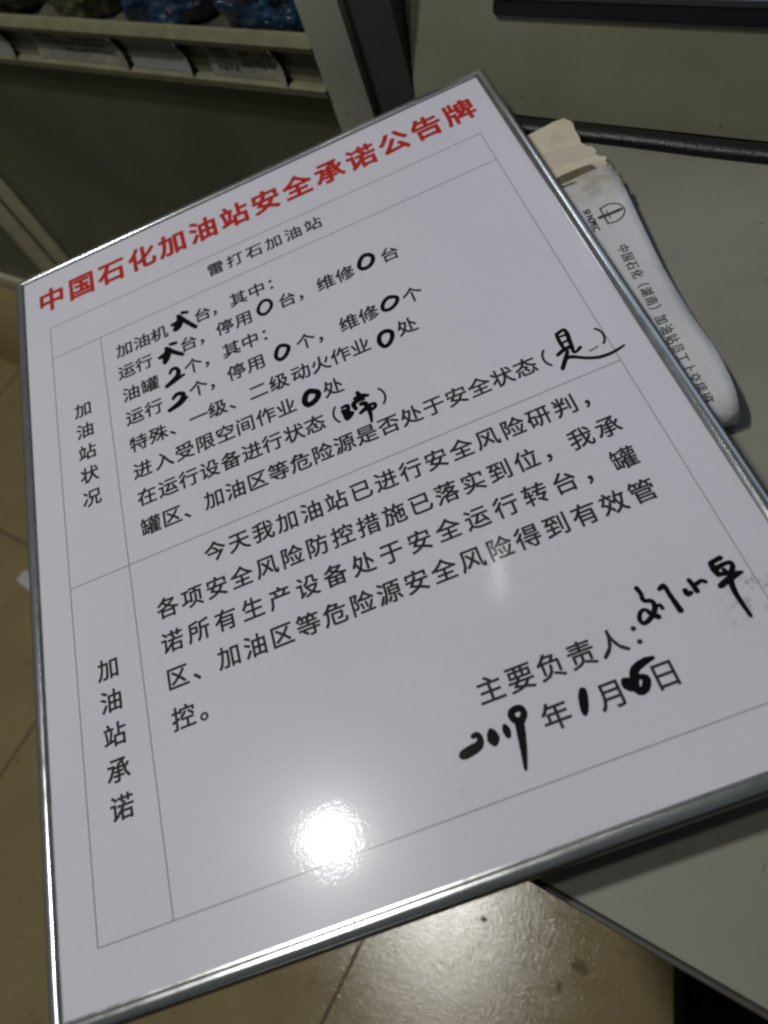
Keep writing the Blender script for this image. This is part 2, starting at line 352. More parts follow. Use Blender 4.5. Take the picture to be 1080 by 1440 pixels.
HAND = [
  ('counter_mark', 0, [[(0.2991, 0.1273, 0.0076), (0.3095, 0.1319, 0.0067)], [(0.2888, 0.1306, 0.0067), (0.2923, 0.1381, 0.0106), (0.3011, 0.1527, 0.0097), (0.3203, 0.182, 0.0087)], [(0.2892, 0.1322, 0.0067), (0.2893, 0.151, 0.0132), (0.2837, 0.161, 0.0153), (0.2775, 0.1652, 0.0098)], [(0.273, 0.1494, 0.0075), (0.2854, 0.15, 0.0122)]]) ,
  ('running_mark', 0, [[(0.2616, 0.1989, 0.0073), (0.2735, 0.2019, 0.0069)], [(0.2508, 0.2047, 0.0073), (0.2553, 0.2106, 0.0098), (0.2644, 0.2222, 0.0094), (0.2824, 0.2395, 0.0076)], [(0.2524, 0.2102, 0.0094), (0.2496, 0.2264, 0.0159), (0.2436, 0.2405, 0.0089)], [(0.2348, 0.2225, 0.0076), (0.2488, 0.2209, 0.0128)]]) ,
  ('two_mark', 0, [[(0.2492, 0.2744, 0.0046), (0.2548, 0.2666, 0.0059), (0.2634, 0.2677, 0.0062), (0.2672, 0.2783, 0.0075), (0.2619, 0.29, 0.0082), (0.2387, 0.3036, 0.007)], [(0.2386, 0.3041, 0.0062), (0.259, 0.2968, 0.0077), (0.2773, 0.2924, 0.0041)]]) ,
  ('second_two_mark', 0, [[(0.2462, 0.3406, 0.0052), (0.2552, 0.3338, 0.0069), (0.2661, 0.3369, 0.0072), (0.2678, 0.3441, 0.008), (0.2583, 0.3564, 0.0087), (0.2353, 0.3653, 0.0067)], [(0.2353, 0.3653, 0.0059), (0.257, 0.3591, 0.0091), (0.2743, 0.3506, 0.0048)]]) ,
  ('zero_mark', 1, [[(0.4769, 0.1965, 0.0049), (0.482, 0.2072, 0.0048), (0.4783, 0.2202, 0.0049), (0.466, 0.2293, 0.0048), (0.4563, 0.226, 0.0049), (0.4524, 0.2147, 0.0049), (0.4569, 0.2022, 0.0049), (0.4662, 0.1941, 0.0049)]]) ,
  ('zero_mark', 1, [[(0.6945, 0.1955, 0.0061), (0.7, 0.2043, 0.006), (0.6961, 0.2175, 0.006), (0.6856, 0.2263, 0.006), (0.6733, 0.2252, 0.006), (0.6688, 0.2156, 0.006), (0.6747, 0.2011, 0.0061), (0.6844, 0.1926, 0.0061)]]) ,
  ('zero_mark', 1, [[(0.7036, 0.3258, 0.0053), (0.712, 0.3324, 0.0052), (0.7074, 0.344, 0.0052), (0.6938, 0.3524, 0.0052), (0.6825, 0.3502, 0.0052), (0.6799, 0.3416, 0.0052), (0.687, 0.3292, 0.0053), (0.6962, 0.3242, 0.0053)]]) ,
  ('zero_mark', 1, [[(0.4787, 0.3269, 0.0053), (0.4878, 0.3335, 0.0053), (0.4884, 0.3417, 0.0053), (0.4793, 0.3549, 0.0053), (0.4678, 0.3589, 0.0053), (0.4612, 0.3492, 0.0052), (0.465, 0.3353, 0.0053), (0.4714, 0.3274, 0.0053)]]) ,
  ('zero_mark', 1, [[(0.6726, 0.4, 0.0061), (0.6785, 0.408, 0.0061), (0.6745, 0.4214, 0.006), (0.6647, 0.4314, 0.006), (0.6565, 0.4311, 0.006), (0.6516, 0.4194, 0.0061), (0.6547, 0.4055, 0.0061), (0.6628, 0.3988, 0.0061)]]) ,
  ('zero_mark', 1, [[(0.5071, 0.4615, 0.0077), (0.5155, 0.4682, 0.0077), (0.5148, 0.4775, 0.0077), (0.505, 0.486, 0.0076), (0.4932, 0.4876, 0.0076), (0.4885, 0.478, 0.0077), (0.4935, 0.4647, 0.0077), (0.5009, 0.4594, 0.0077)]]) ,
  ('status_mark', 0, [[(0.5475, 0.5243, 0.0041), (0.5585, 0.5242, 0.0056), (0.557, 0.5336, 0.0062), (0.5482, 0.5327, 0.0062)], [(0.549, 0.5332, 0.0062), (0.5505, 0.5506, 0.0068)], [(0.5503, 0.5404, 0.0047), (0.5587, 0.5401, 0.0062)], [(0.551, 0.5518, 0.0062), (0.5571, 0.5485, 0.007), (0.5637, 0.5437, 0.0052)], [(0.583, 0.5069, 0.006), (0.5846, 0.5173, 0.0078)], [(0.5753, 0.5167, 0.0053), (0.587, 0.5167, 0.0078), (0.5985, 0.521, 0.0044)], [(0.5707, 0.5381, 0.0062), (0.5697, 0.5273, 0.0069), (0.5792, 0.5229, 0.0069), (0.5886, 0.5242, 0.0062)], [(0.5821, 0.5329, 0.0062), (0.5891, 0.5357, 0.008), (0.5911, 0.5443, 0.0067)], [(0.5765, 0.551, 0.0052), (0.5858, 0.5471, 0.0068), (0.5975, 0.5425, 0.0053), (0.6049, 0.5438, 0.0046), (0.6042, 0.5503, 0.0052), (0.5976, 0.5524, 0.0061), (0.591, 0.547, 0.0068)], [(0.5924, 0.545, 0.0077), (0.592, 0.5614, 0.0058), (0.5894, 0.5779, 0.0034)]]) ,
  ('yes_mark', 0, [[(0.9316, 0.5599, 0.0047), (0.9302, 0.5744, 0.0051), (0.9307, 0.5911, 0.005)], [(0.9324, 0.5603, 0.0052), (0.9451, 0.5569, 0.0047), (0.9475, 0.5666, 0.0059), (0.9452, 0.5831, 0.0058), (0.9432, 0.6008, 0.005)], [(0.9357, 0.5681, 0.0031), (0.9453, 0.5686, 0.0032)], [(0.9338, 0.5816, 0.0031), (0.9437, 0.5814, 0.0035)], [(0.9171, 0.6014, 0.005), (0.9283, 0.5968, 0.0058), (0.9419, 0.5951, 0.0054)], [(0.9435, 0.5935, 0.0047), (0.9419, 0.608, 0.0046), (0.9469, 0.6092, 0.0038), (0.9547, 0.6049, 0.0046)], [(0.9335, 0.6028, 0.0046), (0.9246, 0.6151, 0.0058), (0.913, 0.631, 0.0056)], [(0.9243, 0.6149, 0.005), (0.9349, 0.6159, 0.005), (0.9531, 0.6287, 0.0042), (0.971, 0.6375, 0.0045), (0.9879, 0.6399, 0.0042), (1.0029, 0.6386, 0.0037), (1.017, 0.6352, 0.0023)]]) ,
  ('signature', 0, [[(0.8554, 1.0248, 0.0049), (0.8571, 1.034, 0.0046), (0.8563, 1.0446, 0.0045), (0.8652, 1.0491, 0.0045), (0.8658, 1.0582, 0.0054), (0.8576, 1.0685, 0.0053), (0.8438, 1.0746, 0.0044), (0.8399, 1.0676, 0.0045), (0.8449, 1.0587, 0.0042), (0.8521, 1.0571, 0.0035), (0.8572, 1.0657, 0.0054), (0.8638, 1.073, 0.0056)], [(0.8662, 1.0593, 0.0039), (0.8725, 1.0583, 0.0032), (0.8737, 1.0638, 0.0041)], [(0.8822, 1.0376, 0.0048), (0.8894, 1.0356, 0.0049), (0.8907, 1.0503, 0.0048), (0.8934, 1.0753, 0.006)], [(0.9114, 1.0526, 0.0054), (0.912, 1.0579, 0.0057), (0.9169, 1.0581, 0.0045)], [(0.9225, 1.041, 0.0045), (0.9241, 1.0506, 0.0051), (0.9248, 1.0589, 0.0054)], [(0.9258, 1.0504, 0.0042), (0.9356, 1.0477, 0.0041), (0.9405, 1.0511, 0.0041)], [(0.9588, 1.0291, 0.0045), (0.9737, 1.0273, 0.0054)], [(0.9589, 1.0298, 0.0058), (0.9586, 1.0401, 0.0064), (0.9603, 1.0481, 0.0057)], [(0.9608, 1.0392, 0.0054), (0.9743, 1.0372, 0.0042), (0.9824, 1.0392, 0.0045), (0.9805, 1.0469, 0.0051), (0.9727, 1.0529, 0.0048), (0.9695, 1.0449, 0.0045)], [(0.959, 1.0475, 0.0047), (0.9746, 1.0524, 0.0045), (0.9885, 1.0567, 0.0035)], [(0.9553, 1.064, 0.006), (0.9692, 1.0595, 0.007), (0.9865, 1.0565, 0.0038)], [(0.9708, 1.059, 0.0063), (0.9673, 1.0802, 0.0053), (0.9691, 1.1151, 0.0039)]]) ,
  ('year_mark', 0, [[(0.5748, 1.1348, 0.0067), (0.5802, 1.1346, 0.0072), (0.5823, 1.1407, 0.0079), (0.5782, 1.1482, 0.011), (0.569, 1.1509, 0.0134), (0.5578, 1.1528, 0.0132), (0.5529, 1.1536, 0.0102)], [(0.5994, 1.1348, 0.0042), (0.5993, 1.1399, 0.0114), (0.5989, 1.1468, 0.0153), (0.5984, 1.1536, 0.0072)], [(0.6188, 1.1368, 0.006), (0.619, 1.1433, 0.0099), (0.6188, 1.1503, 0.0069)], [(0.6423, 1.1385, 0.0084), (0.6482, 1.1309, 0.0087), (0.6478, 1.1229, 0.008), (0.6421, 1.1207, 0.0088), (0.6342, 1.1224, 0.0087), (0.632, 1.1281, 0.009), (0.6346, 1.1349, 0.009), (0.6404, 1.1384, 0.009)], [(0.6387, 1.1377, 0.0114), (0.6364, 1.1504, 0.0113), (0.6311, 1.1737, 0.0084), (0.6246, 1.1972, 0.0041)]]) ,
  ('month_mark', 0, [[(0.7315, 1.1299, 0.0095), (0.7284, 1.1385, 0.0119), (0.7243, 1.1519, 0.0102), (0.7222, 1.1585, 0.0057)]]) ,
  ('day_mark', 0, [[(0.8328, 1.1214, 0.0052), (0.8213, 1.122, 0.0095), (0.8059, 1.127, 0.0112), (0.7997, 1.1374, 0.0118), (0.7961, 1.1486, 0.0108), (0.7992, 1.1569, 0.0092), (0.8072, 1.1545, 0.0107), (0.8127, 1.145, 0.0105), (0.8096, 1.1399, 0.0079), (0.8039, 1.1382, 0.0061)], [(0.7867, 1.1374, 0.0094), (0.7891, 1.142, 0.0158), (0.7928, 1.1464, 0.0142)]]) ,
]

# ================================================================= the floor
XL = [-5.17, -2.79, -0.417, 1.965, 4.144, 6.5, 8.8]         # joints across (u)
YL = [-5.02, -2.64, -0.27, 2.10, 4.4]                     # joints in depth (v)
ground = ubox('floor', -5.6, 9.2, -5.4, 4.8, -FLOOR - 0.06, -FLOOR - 0.004, M['grout']); tag(ground, kind='structure')
fl_c = Vector(ground.location)
for i in range(len(XL) - 1):
    for j in range(len(YL) - 1):
        g = 0.0065
        t = ubox('tile', XL[i] + g, XL[i + 1] - g, YL[j] + g, YL[j + 1] - g, -FLOOR - 0.003, -FLOOR, M['tile'])
        t.location.z += random.uniform(-0.0003, 0.0003)
        t.parent = ground; t.location -= fl_c

# stains and a black speck on the floor
def blob_patch(name, u, v, r, mat, sx=1.0, n=22, z=0.0004, seed=0, ang=0.0):
    rnd = random.Random(seed); V = [Vector((0, 0, 0.0001))]; F = []
    for k in range(n):
        a = 2 * math.pi * k / n; rr = r * S * (0.72 + 0.5 * rnd.random())
        x, y = math.cos(a) * rr * sx, math.sin(a) * rr
        V.append(Vector((x * math.cos(ang) - y * math.sin(ang), x * math.sin(ang) + y * math.cos(ang), 0)))
    for k in range(n): F.append((0, 1 + k, 1 + (k + 1) % n))
    o = mesh_obj(name, V, F, mat); o.location = W(u, v, -FLOOR) + Vector((0, 0, z)); return o
tag(blob_patch('floor_speck', -0.880, -0.760, 0.0125, M['black_box'], seed=3), 'small black speck stuck on the shiny floor tile below the board', 'speck')
tag(blob_patch('floor_stain', -1.277, -0.835, 0.024, M['stain'], 0.45, seed=5, ang=0.4), 'narrow brown dried drip on the floor tile near the desk edge', 'stain')
tag(blob_patch('floor_stain', -1.323, -0.719, 0.026, M['stain'], 1.5, seed=9), 'small roundish brown stain on the floor tile, nearest the desk edge', 'stain')
# torn scrap of paper lying on the floor left of the board
sv = [W(2.785, -0.425, -FLOOR), W(2.755, -0.505, -FLOOR), W(2.62, -0.52, -FLOOR), W(2.60, -0.44, -FLOOR), W(2.70, -0.405, -FLOOR)]
o0 = sv[0].copy(); V = [v - o0 + Vector((0, 0, 0.002)) for v in sv] + [v - o0 + Vector((0, 0, 0.0035 + 0.006 * (k % 2))) for k, v in enumerate(sv)]
sc_o = mesh_obj('paper_scrap', V, [(4, 3, 2, 1, 0), (5, 6, 7, 8, 9)] + [(k, (k + 1) % 5, (k + 1) % 5 + 5, k + 5) for k in range(5)], M['scrap'])
sc_o.location = o0; tag(sc_o, 'torn white scrap of paper on the floor against the left edge of the board', 'paper scrap')

# ================================================================= the desk
UD0, UD1 = -0.376, -4.2
desk_p = W(-1.9, 0.2, -FLOOR)
desk = empty('desk', desk_p)
tag(desk, 'grey speckled desk with dark edge band, under the right side of the board', 'desk')
ubox('desk_top', UD0, UD1, -0.480, 0.944, -DESK - 0.055, -DESK, M['desk'], desk, 0.0016, desk_p)
ubox('edge_band', UD0, UD1, -0.4900, -0.4802, -DESK - 0.075, -DESK - 0.003, M['desk_edge'], desk, 0.0016, desk_p)
ubox('side_panel', UD0 - 0.02, UD0 - 0.09, -0.30, 0.93, -FLOOR, -DESK - 0.076, M['desk_edge'], desk, 0, desk_p)
ubox('side_panel', UD1 + 0.09, UD1 + 0.02, -0.30, 0.93, -FLOOR, -DESK - 0.076, M['desk_edge'], desk, 0, desk_p)
ubox('back_panel', UD0 - 0.09, UD1 + 0.09, 0.88, 0.92, -FLOOR, -DESK - 0.076, M['desk_edge'], desk, 0, desk_p)

# black box standing under the desk front at lower right
def black_box():
    p0 = W(-1.646, -0.546, -FLOOR); p1 = W(-1.713, -0.726, -FLOOR)
    d = (p1 - p0).normalized(); e = Vector((-d.y, d.x, 0))
    if e.x < 0: e = -e
    p1 = p1 + d * 0.20; root = empty('black_box', p0 + e * 0.1)
    tag(root, 'black box on the floor under the desk edge, lower right corner', 'box')
    h = 0.30; w = 0.34; bk = p0 - d * 0.10
    def prism(name, a, b, w0, w1, z0, z1, mat, bev):
        bm = bmesh.new(); vs = []
        for z in (z0, z1):
            for q in (a + e * w0, b + e * w0, b + e * w1, a + e * w1): vs.append(bm.verts.new(q - root.location + Vector((0, 0, z))))
        for f in ((3, 2, 1, 0), (4, 5, 6, 7), (0, 1, 5, 4), (1, 2, 6, 5), (2, 3, 7, 6), (3, 0, 4, 7)): bm.faces.new([vs[k] for k in f])
        bmesh.ops.recalc_face_normals(bm, faces=bm.faces[:])
        bmesh.ops.bevel(bm, geom=bm.edges[:], offset=bev, segments=2, affect='EDGES')
        me = bpy.data.meshes.new(name); bm.to_mesh(me); bm.free(); me.materials.append(mat)
        o = bpy.data.objects.new(name, me); COL.objects.link(o); o.parent = root; return o
    prism('body', bk, p1, 0.004, w, 0.012, h, M['black_box'], 0.004)
    prism('lid', bk, p1, 0.0, w + 0.004, h + 0.0005, h + 0.014, M['black_box'], 0.003)
    for s, t_ in ((0.02, 0.03), (0.02, 0.29), (0.30, 0.03), (0.30, 0.29)):
        c = p1 - d * s + e * t_
        prism('foot', c, c - d * 0.025, 0, 0.025, 0.0, 0.0118, M['rubber'], 0.002)
black_box()

# ================================================================= console with the inset screen
ZD = -DESK
VC = 0.940
th = math.radians(15)
ORI = W(-1.3, VC, ZD)
console = empty('screen_console', ORI)
tag(console, 'olive grey console housing leaning back on the desk with a black framed screen', 'console')
def cp(u, h, d=0.0):        # point on the leaning front: u along, h up the face from desk, d in front (+) of the face
    vv = VC + math.sin(th) * h - math.cos(th) * d
    zz = ZD + math.cos(th) * h + math.sin(th) * d
    return W(u, vv, zz) - ORI
def cprism(name, u0, u1, h0, h1, d0, d1, mat, bev=0.0):
    bm = bmesh.new(); vs = []
    for d in (d0, d1):
        for (u, h) in ((u0, h0), (u1, h0), (u1, h1), (u0, h1)): vs.append(bm.verts.new(cp(u, h, d)))
    for f in ((3, 2, 1, 0), (4, 5, 6, 7), (0, 1, 5, 4), (1, 2, 6, 5), (2, 3, 7, 6), (3, 0, 4, 7)): bm.faces.new([vs[k] for k in f])
    bmesh.ops.recalc_face_normals(bm, faces=bm.faces[:])
    if bev: bmesh.ops.bevel(bm, geom=bm.edges[:], offset=bev, segments=2, affect='EDGES')
    me = bpy.data.meshes.new(name); bm.to_mesh(me); bm.free(); me.materials.append(mat)
    o = bpy.data.objects.new(name, me); COL.objects.link(o); o.parent = console; return o
HT = 1.15
BZ = 0.214                   # lower edge of the bezel up the face
cprism('chin_panel', -0.378, -2.9, 0.012, BZ, -0.16, 0.0, M['console'])
cprism('side_rail', -0.378, -0.600, BZ, HT, -0.16, 0.0, M['console'])
cprism('side_rail', -2.6, -2.9, BZ, HT, -0.16, 0.0, M['console'])
cprism('bezel', -0.601, -2.599, BZ + 0.0006, BZ + 0.0275, -0.10, 0.010, M['bezel'], 0.0008)
cprism('bezel', -0.601, -0.636, BZ + 0.0280, HT - 0.03, -0.10, 0.010, M['bezel'], 0.0008)
cprism('bezel', -0.601, -2.599, HT - 0.0295, HT, -0.10, 0.010, M['bezel'], 0.0008)
cprism('screen_surround', -0.637, -2.598, BZ + 0.0280, BZ + 0.040, -0.08, 0.003, M['lip'], 0.0004)
cprism('screen', -0.637, -2.598, BZ + 0.0404, HT - 0.031, -0.08, -0.012, M['screen'])
# black glossy rubber edge strip lying along the foot of the console
def strip():
    V, F = [], []; R = 0.022; N = 14; us = [-0.375 - k * 0.06 for k in range(43)]
    o0 = W(us[0], 0.92, ZD)
    for i, u in enumerate(us):
        wob = 0.0012 * math.sin(i * 0.9)
        for k in range(N):
            a = math.pi * k / (N - 1)
            V.append(W(u, 0.9165 + wob - R * math.cos(a) * 1.05, ZD + 0.0006 + 0.020 * max(0.0, math.sin(a)) ** 0.8) - o0)
    for i in range(len(us) - 1):
        for k in range(N - 1):
            F.append((i * N + k, i * N + k + 1, (i + 1) * N + k + 1, (i + 1) * N + k))
    F.append(tuple(range(N))[::-1]); F.append(tuple(range((len(us) - 1) * N, len(us) * N)))
    for i in range(len(us) - 1): F.append((i * N, (i + 1) * N, (i + 1) * N + N - 1, i * N + N - 1))
    o = mesh_obj('rubber_edge_strip', V, F, M['rubber'], smooth=True); o.location = o0
    o.data.set_sharp_from_angle(angle=math.radians(60))
    tag(o, 'black glossy rubber strip along the foot of the grey console', 'edge strip')
strip()
# dark grey upright between the showcase post and the console
up = ubox('dark_upright', -0.2475, -0.374, 0.952, 1.15, -FLOOR, 1.5, M['dark_steel'], None, 0.002)
up2 = tag(up, 'dark grey steel upright between the pale showcase post and the console', 'upright')

# ================================================================= the showcase
VF = 0.945
sp = W(1.2, 0.8, -FLOOR)
case = empty('glass_showcase', sp)
tag(case, 'aluminium framed glass showcase with beige plinth, dark inside, at upper left', 'showcase')
def cs(name, u0, u1, v0, v1, z0, z1, mat, bev=0.0012): return ubox(name, u0, u1, v0, v1, z0, z1, mat, case, bev, sp)
cs('corner_post', -0.121, -0.246, VF - 0.012, VF + 0.10, -FLOOR, 1.8, M['post'])
cs('plinth', 5.6, -0.12, VF - 0.005, VF + 1.0, -FLOOR + 0.025, -1.702, M['plinth'])
cs('plinth_foot', 5.6, -0.12, VF + 0.012, VF + 0.9, -FLOOR, -FLOOR + 0.0248, M['shadow_gap'], 0)
cs('rail_gap', 5.6, -0.12, VF + 0.004, VF + 0.9, -1.7018, -1.684, M['shadow_gap'], 0)
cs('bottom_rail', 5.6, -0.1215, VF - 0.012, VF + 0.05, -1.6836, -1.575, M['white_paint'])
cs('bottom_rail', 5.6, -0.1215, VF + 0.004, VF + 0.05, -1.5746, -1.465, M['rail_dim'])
cs('door_stile', 1.95, 2.105, VF + 0.000, VF + 0.03, -1.4645, 1.8, M['white_paint'])
cs('stile_gap', 2.1055, 2.125, VF + 0.006, VF + 0.03, -1.4645, 1.8, M['shadow_gap'], 0)
cs('door_stile', 2.1255, 2.32, VF - 0.008, VF + 0.03, -1.4645, 1.8, M['white_paint'])
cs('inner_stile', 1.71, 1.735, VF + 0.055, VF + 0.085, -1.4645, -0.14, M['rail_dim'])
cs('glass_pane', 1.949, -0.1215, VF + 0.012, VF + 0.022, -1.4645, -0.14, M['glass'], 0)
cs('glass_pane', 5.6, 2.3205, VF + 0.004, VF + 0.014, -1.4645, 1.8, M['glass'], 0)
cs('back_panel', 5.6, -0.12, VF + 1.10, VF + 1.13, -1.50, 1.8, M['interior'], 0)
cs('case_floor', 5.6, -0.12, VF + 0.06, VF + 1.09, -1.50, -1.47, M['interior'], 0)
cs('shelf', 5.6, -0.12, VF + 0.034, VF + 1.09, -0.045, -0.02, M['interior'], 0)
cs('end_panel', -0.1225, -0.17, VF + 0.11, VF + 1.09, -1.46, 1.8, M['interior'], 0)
# dim goods standing low inside the case
def carton(u, v, w, d, h, rz, mat, label, extra):
    root = empty('carton', W(u, v, -1.469), rz); tag(root, label, 'carton', 'cartons low inside the showcase')
    box('body', (-w / 2, -d / 2, 0.001), (w / 2, d / 2, h), mat, root, 0.003)
    box('sealing_tape', (-w / 2 - 0.0006, -0.012, 0.004), (w / 2 + 0.0006, 0.012, h + 0.0006), M[extra], root)
ck = simple('brown_carton', (0.085, 0.070, 0.045), 0.8, var=0.25, vs=18); ck2 = simple('dark_green_carton', (0.030, 0.038, 0.026), 0.7, var=0.3, vs=18)
carton(1.10, 1.45, 0.11, 0.14, 0.20, 0.25, ck, 'brown carton low in the showcase behind the glass, nearest the door stiles', 'rail_dim')
carton(0.55, 1.50, 0.09, 0.12, 0.17, -0.1, ck2, 'dark green carton in the middle of the showcase floor', 'interior')
carton(0.12, 1.42, 0.10, 0.12, 0.24, 0.12, ck, 'brown carton in the showcase nearest the corner post', 'rail_dim')
# shelf front price rail: top lip, hollow channel and bottom lip run along the shelf
def extrude_u(name, prof, u0, u1, mat, parent, off, n=1, smooth=False):
    V, F = [], []; P = len(prof)
    for k in range(n + 1):
        u = u0 + (u1 - u0) * k / n
        for (v, z) in prof: V.append(W(u, v, z) - off)
    for k in range(n):
        for i in range(P):
            F.append((k * P + i, k * P + (i + 1) % P, (k + 1) * P + (i + 1) % P, (k + 1) * P + i))
    F.append(tuple(range(P))[::-1]); F.append(tuple(range(n * P, (n + 1) * P)))
    o = mesh_obj(name, V, F, mat, parent)
    bm = bmesh.new(); bm.from_mesh(o.data); bmesh.ops.recalc_face_normals(bm, faces=bm.faces[:]); bm.to_mesh(o.data); bm.free()
    return o
rp = W(0.8, VF, -0.129)
rail = empty('price_rail', rp); tag(rail, 'cream plastic shelf edge price rail crossing the showcase above the dark glass', 'price rail')
extrude_u('top_lip', [(VF - 0.012, -0.012), (VF - 0.016, 0.004), (VF + 0.000, 0.024), (VF + 0.012, 0.026), (VF + 0.016, 0.014), (VF + 0.016, -0.012)], 5.5, -0.1215, M['rail'], rail, rp)
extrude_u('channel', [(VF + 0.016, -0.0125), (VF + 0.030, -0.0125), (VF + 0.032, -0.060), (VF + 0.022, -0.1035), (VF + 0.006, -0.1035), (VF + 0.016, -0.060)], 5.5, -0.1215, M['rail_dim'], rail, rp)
extrude_u('bottom_lip', [(VF - 0.018, -0.128), (VF - 0.020, -0.108), (VF - 0.008, -0.104), (VF + 0.040, -0.104), (VF + 0.044, -0.127)], 5.5, -0.1215, M['rail'], rail, rp)
# price tags slipped into the rail
def price_tag(ul, ur, mat, label, rows, slant=0.012, curl=0.05, seed=1):
    o0 = W((ul + ur) / 2, VF, -0.1035); N = 12; V, F = [], []
    root = empty('price_tag', o0); tag(root, label, 'price tag', 'price tags in the shelf rail')
    def pt(s, t, d=0.0):   # s along left->right, t bottom->top
        u = ul + (ur - ul) * s - slant * (1 - t) * 0.0 + (-slant) * (1 - t)
        v = VF - 0.003 - d + 0.012 * math.sin(math.pi * t) - curl * max(0, (s - 0.8) / 0.2) ** 2 * 0.35
        z = -0.102 + 0.088 * t
        return W(u, v, z) - o0
    for i in range(N + 1):
        for j in range(5): V.append(pt(i / N, j / 4))
    for i in range(N + 1):
        for j in range(5): V.append(pt(i / N, j / 4, -0.0016))
    Q = (N + 1) * 5
    for i in range(N):
        for j in range(4):
            a = i * 5 + j; F.append((a, a + 5, a + 6, a + 1)); F.append((Q + a, Q + a + 1, Q + a + 6, Q + a + 5))
    for i in range(N):
        a = i * 5; F.append((a + 5, a, Q + a, Q + a + 5)); a += 4; F.append((a, a + 5, Q + a + 5, Q + a))
    for j in range(4):
        F.append((j, j + 1, Q + j + 1, Q + j)); a = N * 5 + j; F.append((a + 1, a, Q + a, Q + a + 1))
    mesh_obj('card', V, F, mat, root, smooth=True).data.set_sharp_from_angle(angle=math.radians(50))
    rnd = random.Random(seed); V, F = [], []
    for (t0, t1, s0, s1) in rows:
        s = s0
        while s < s1:
            w_ = rnd.uniform(0.018, 0.045); k = len(V)
            dt = rnd.uniform(-0.03, 0.03)
            V += [pt(s, t0 + dt, 0.0012), pt(min(s + w_, s1), t0 + dt, 0.0012), pt(min(s + w_, s1), t1 + dt, 0.0012), pt(s, t1 + dt, 0.0012)]
            F.append((k, k + 1, k + 2, k + 3)); s += w_ + rnd.uniform(0.004, 0.03)
    if V: mesh_obj('faded_print', V, F, M['tag_ink'], root)
price_tag(1.90, 1.150, M['tag_blank'], 'pale price tag at the far left end of the shelf rail', [], seed=2)
price_tag(1.040, 0.612, M['tag'], 'grimy printed price tag in the rail, left of the blank sleeve', [(0.72, 0.90, 0.08, 0.30), (0.50, 0.60, 0.10, 0.8), (0.28, 0.38, 0.35, 0.9), (0.72, 0.80, 0.5, 0.9)], seed=4)
price_tag(0.604, 0.352, M['tag_blank'], 'blank clear price sleeve in the middle of the shelf rail', [], seed=5)
price_tag(0.286, 0.012, M['tag'], 'printed price tag in the rail nearest the pale corner post', [(0.70, 0.90, 0.10, 0.34), (0.55, 0.62, 0.12, 0.36), (0.62, 0.82, 0.48, 0.60), (0.30, 0.5, 0.45, 0.9), (0.68, 0.8, 0.75, 0.92), (0.16, 0.3, 0.1, 0.4)], seed=8)
# goods in crinkled film on the shelf
def film_pack(name, u, v, ru, rv, rz, mat, label, cat, seed, group=None, front=None):
    bm = bmesh.new(); bmesh.ops.create_icosphere(bm, subdivisions=5, radius=1)
    for q in bm.verts:
        c = q.co.copy(); s = max(abs(c.x), abs(c.y), abs(c.z)); c = c * (0.55 + 0.45 / max(s, 0.4) * 0.75)
        w = noise.noise(c * 2.2 + Vector((seed, 0, 0))) * 0.20 + abs(noise.noise(c * 5.5 + Vector((0, seed, 0)))) * 0.16 - abs(noise.noise(c * 11 + Vector((seed, seed, 0)))) * 0.07
        c = c * (1 + w); q.co = Vector((c.x * ru * S, c.y * rv * S, max(c.z, -0.30) * rz * S))
    zmin = min(q.co.z for q in bm.verts)
    for q in bm.verts: q.co.z -= zmin
    if front is not None:
        ymin = min(q.co.y for q in bm.verts); v = (front * S - ymin) / S
    for f in bm.faces: f.smooth = True
    me = bpy.data.meshes.new(name); bm.to_mesh(me); bm.free(); me.materials.append(mat)
    o = bpy.data.objects.new(name, me); COL.objects.link(o); o.location = W(u, v, -0.0195); tag(o, label, cat, group); return o
G = 'film wrapped packs on the showcase shelf'
film_pack('wrapped_pack', 0.82, 1.17, 0.17, 0.18, 0.16, M['green_film'], 'yellow green film pack on the shelf left of the blue packs', 'pack', 3, G, VF + 0.0355)
film_pack('wrapped_pack', 1.22, 1.20, 0.20, 0.19, 0.14, M['brown_film'], 'dark brown film pack on the shelf at the far left end', 'pack', 31, G, VF + 0.0355)
film_pack('wrapped_pack', 0.46, 1.20, 0.19, 0.20, 0.20, M['blue_film'], 'blue crinkled film pack on the shelf beside the yellow green one', 'pack', 7, G, VF + 0.0355)
film_pack('wrapped_pack', 0.08, 1.18, 0.18, 0.19, 0.18, M['blue_film'], 'blue crinkled film pack on the shelf nearest the pale corner post', 'pack', 12, G, VF + 0.0355)
film_pack('wrapped_pack', 0.02, 1.52, 0.12, 0.12, 0.40, M['orange_film'], 'orange film pack behind the blue pack nearest the corner post', 'pack', 23, G)

# ================================================================= the announcement board
ang = math.atan2(-UY, -UX)
board = empty('notice_board', BW(BASEP[0], BASEP[1], BASEP[2]), ang)
tag(board, 'white framed notice board with red title and black handwriting, lying across the desk', 'notice board')
X0, X1, Y0, Y1 = -0.0605, 1.0565, -0.1800, 1.2975          # inside edge of the frame
a, b = bl(X0 - 0.0035, Y1 + 0.0035, -0.010), bl(X1 + 0.0035, Y0 - 0.0035, 0)
nx, ny = 14, 18
box('printed_sheet', (a.x, a.y, a.z), (b.x, b.y, b.z), M['face'], board)
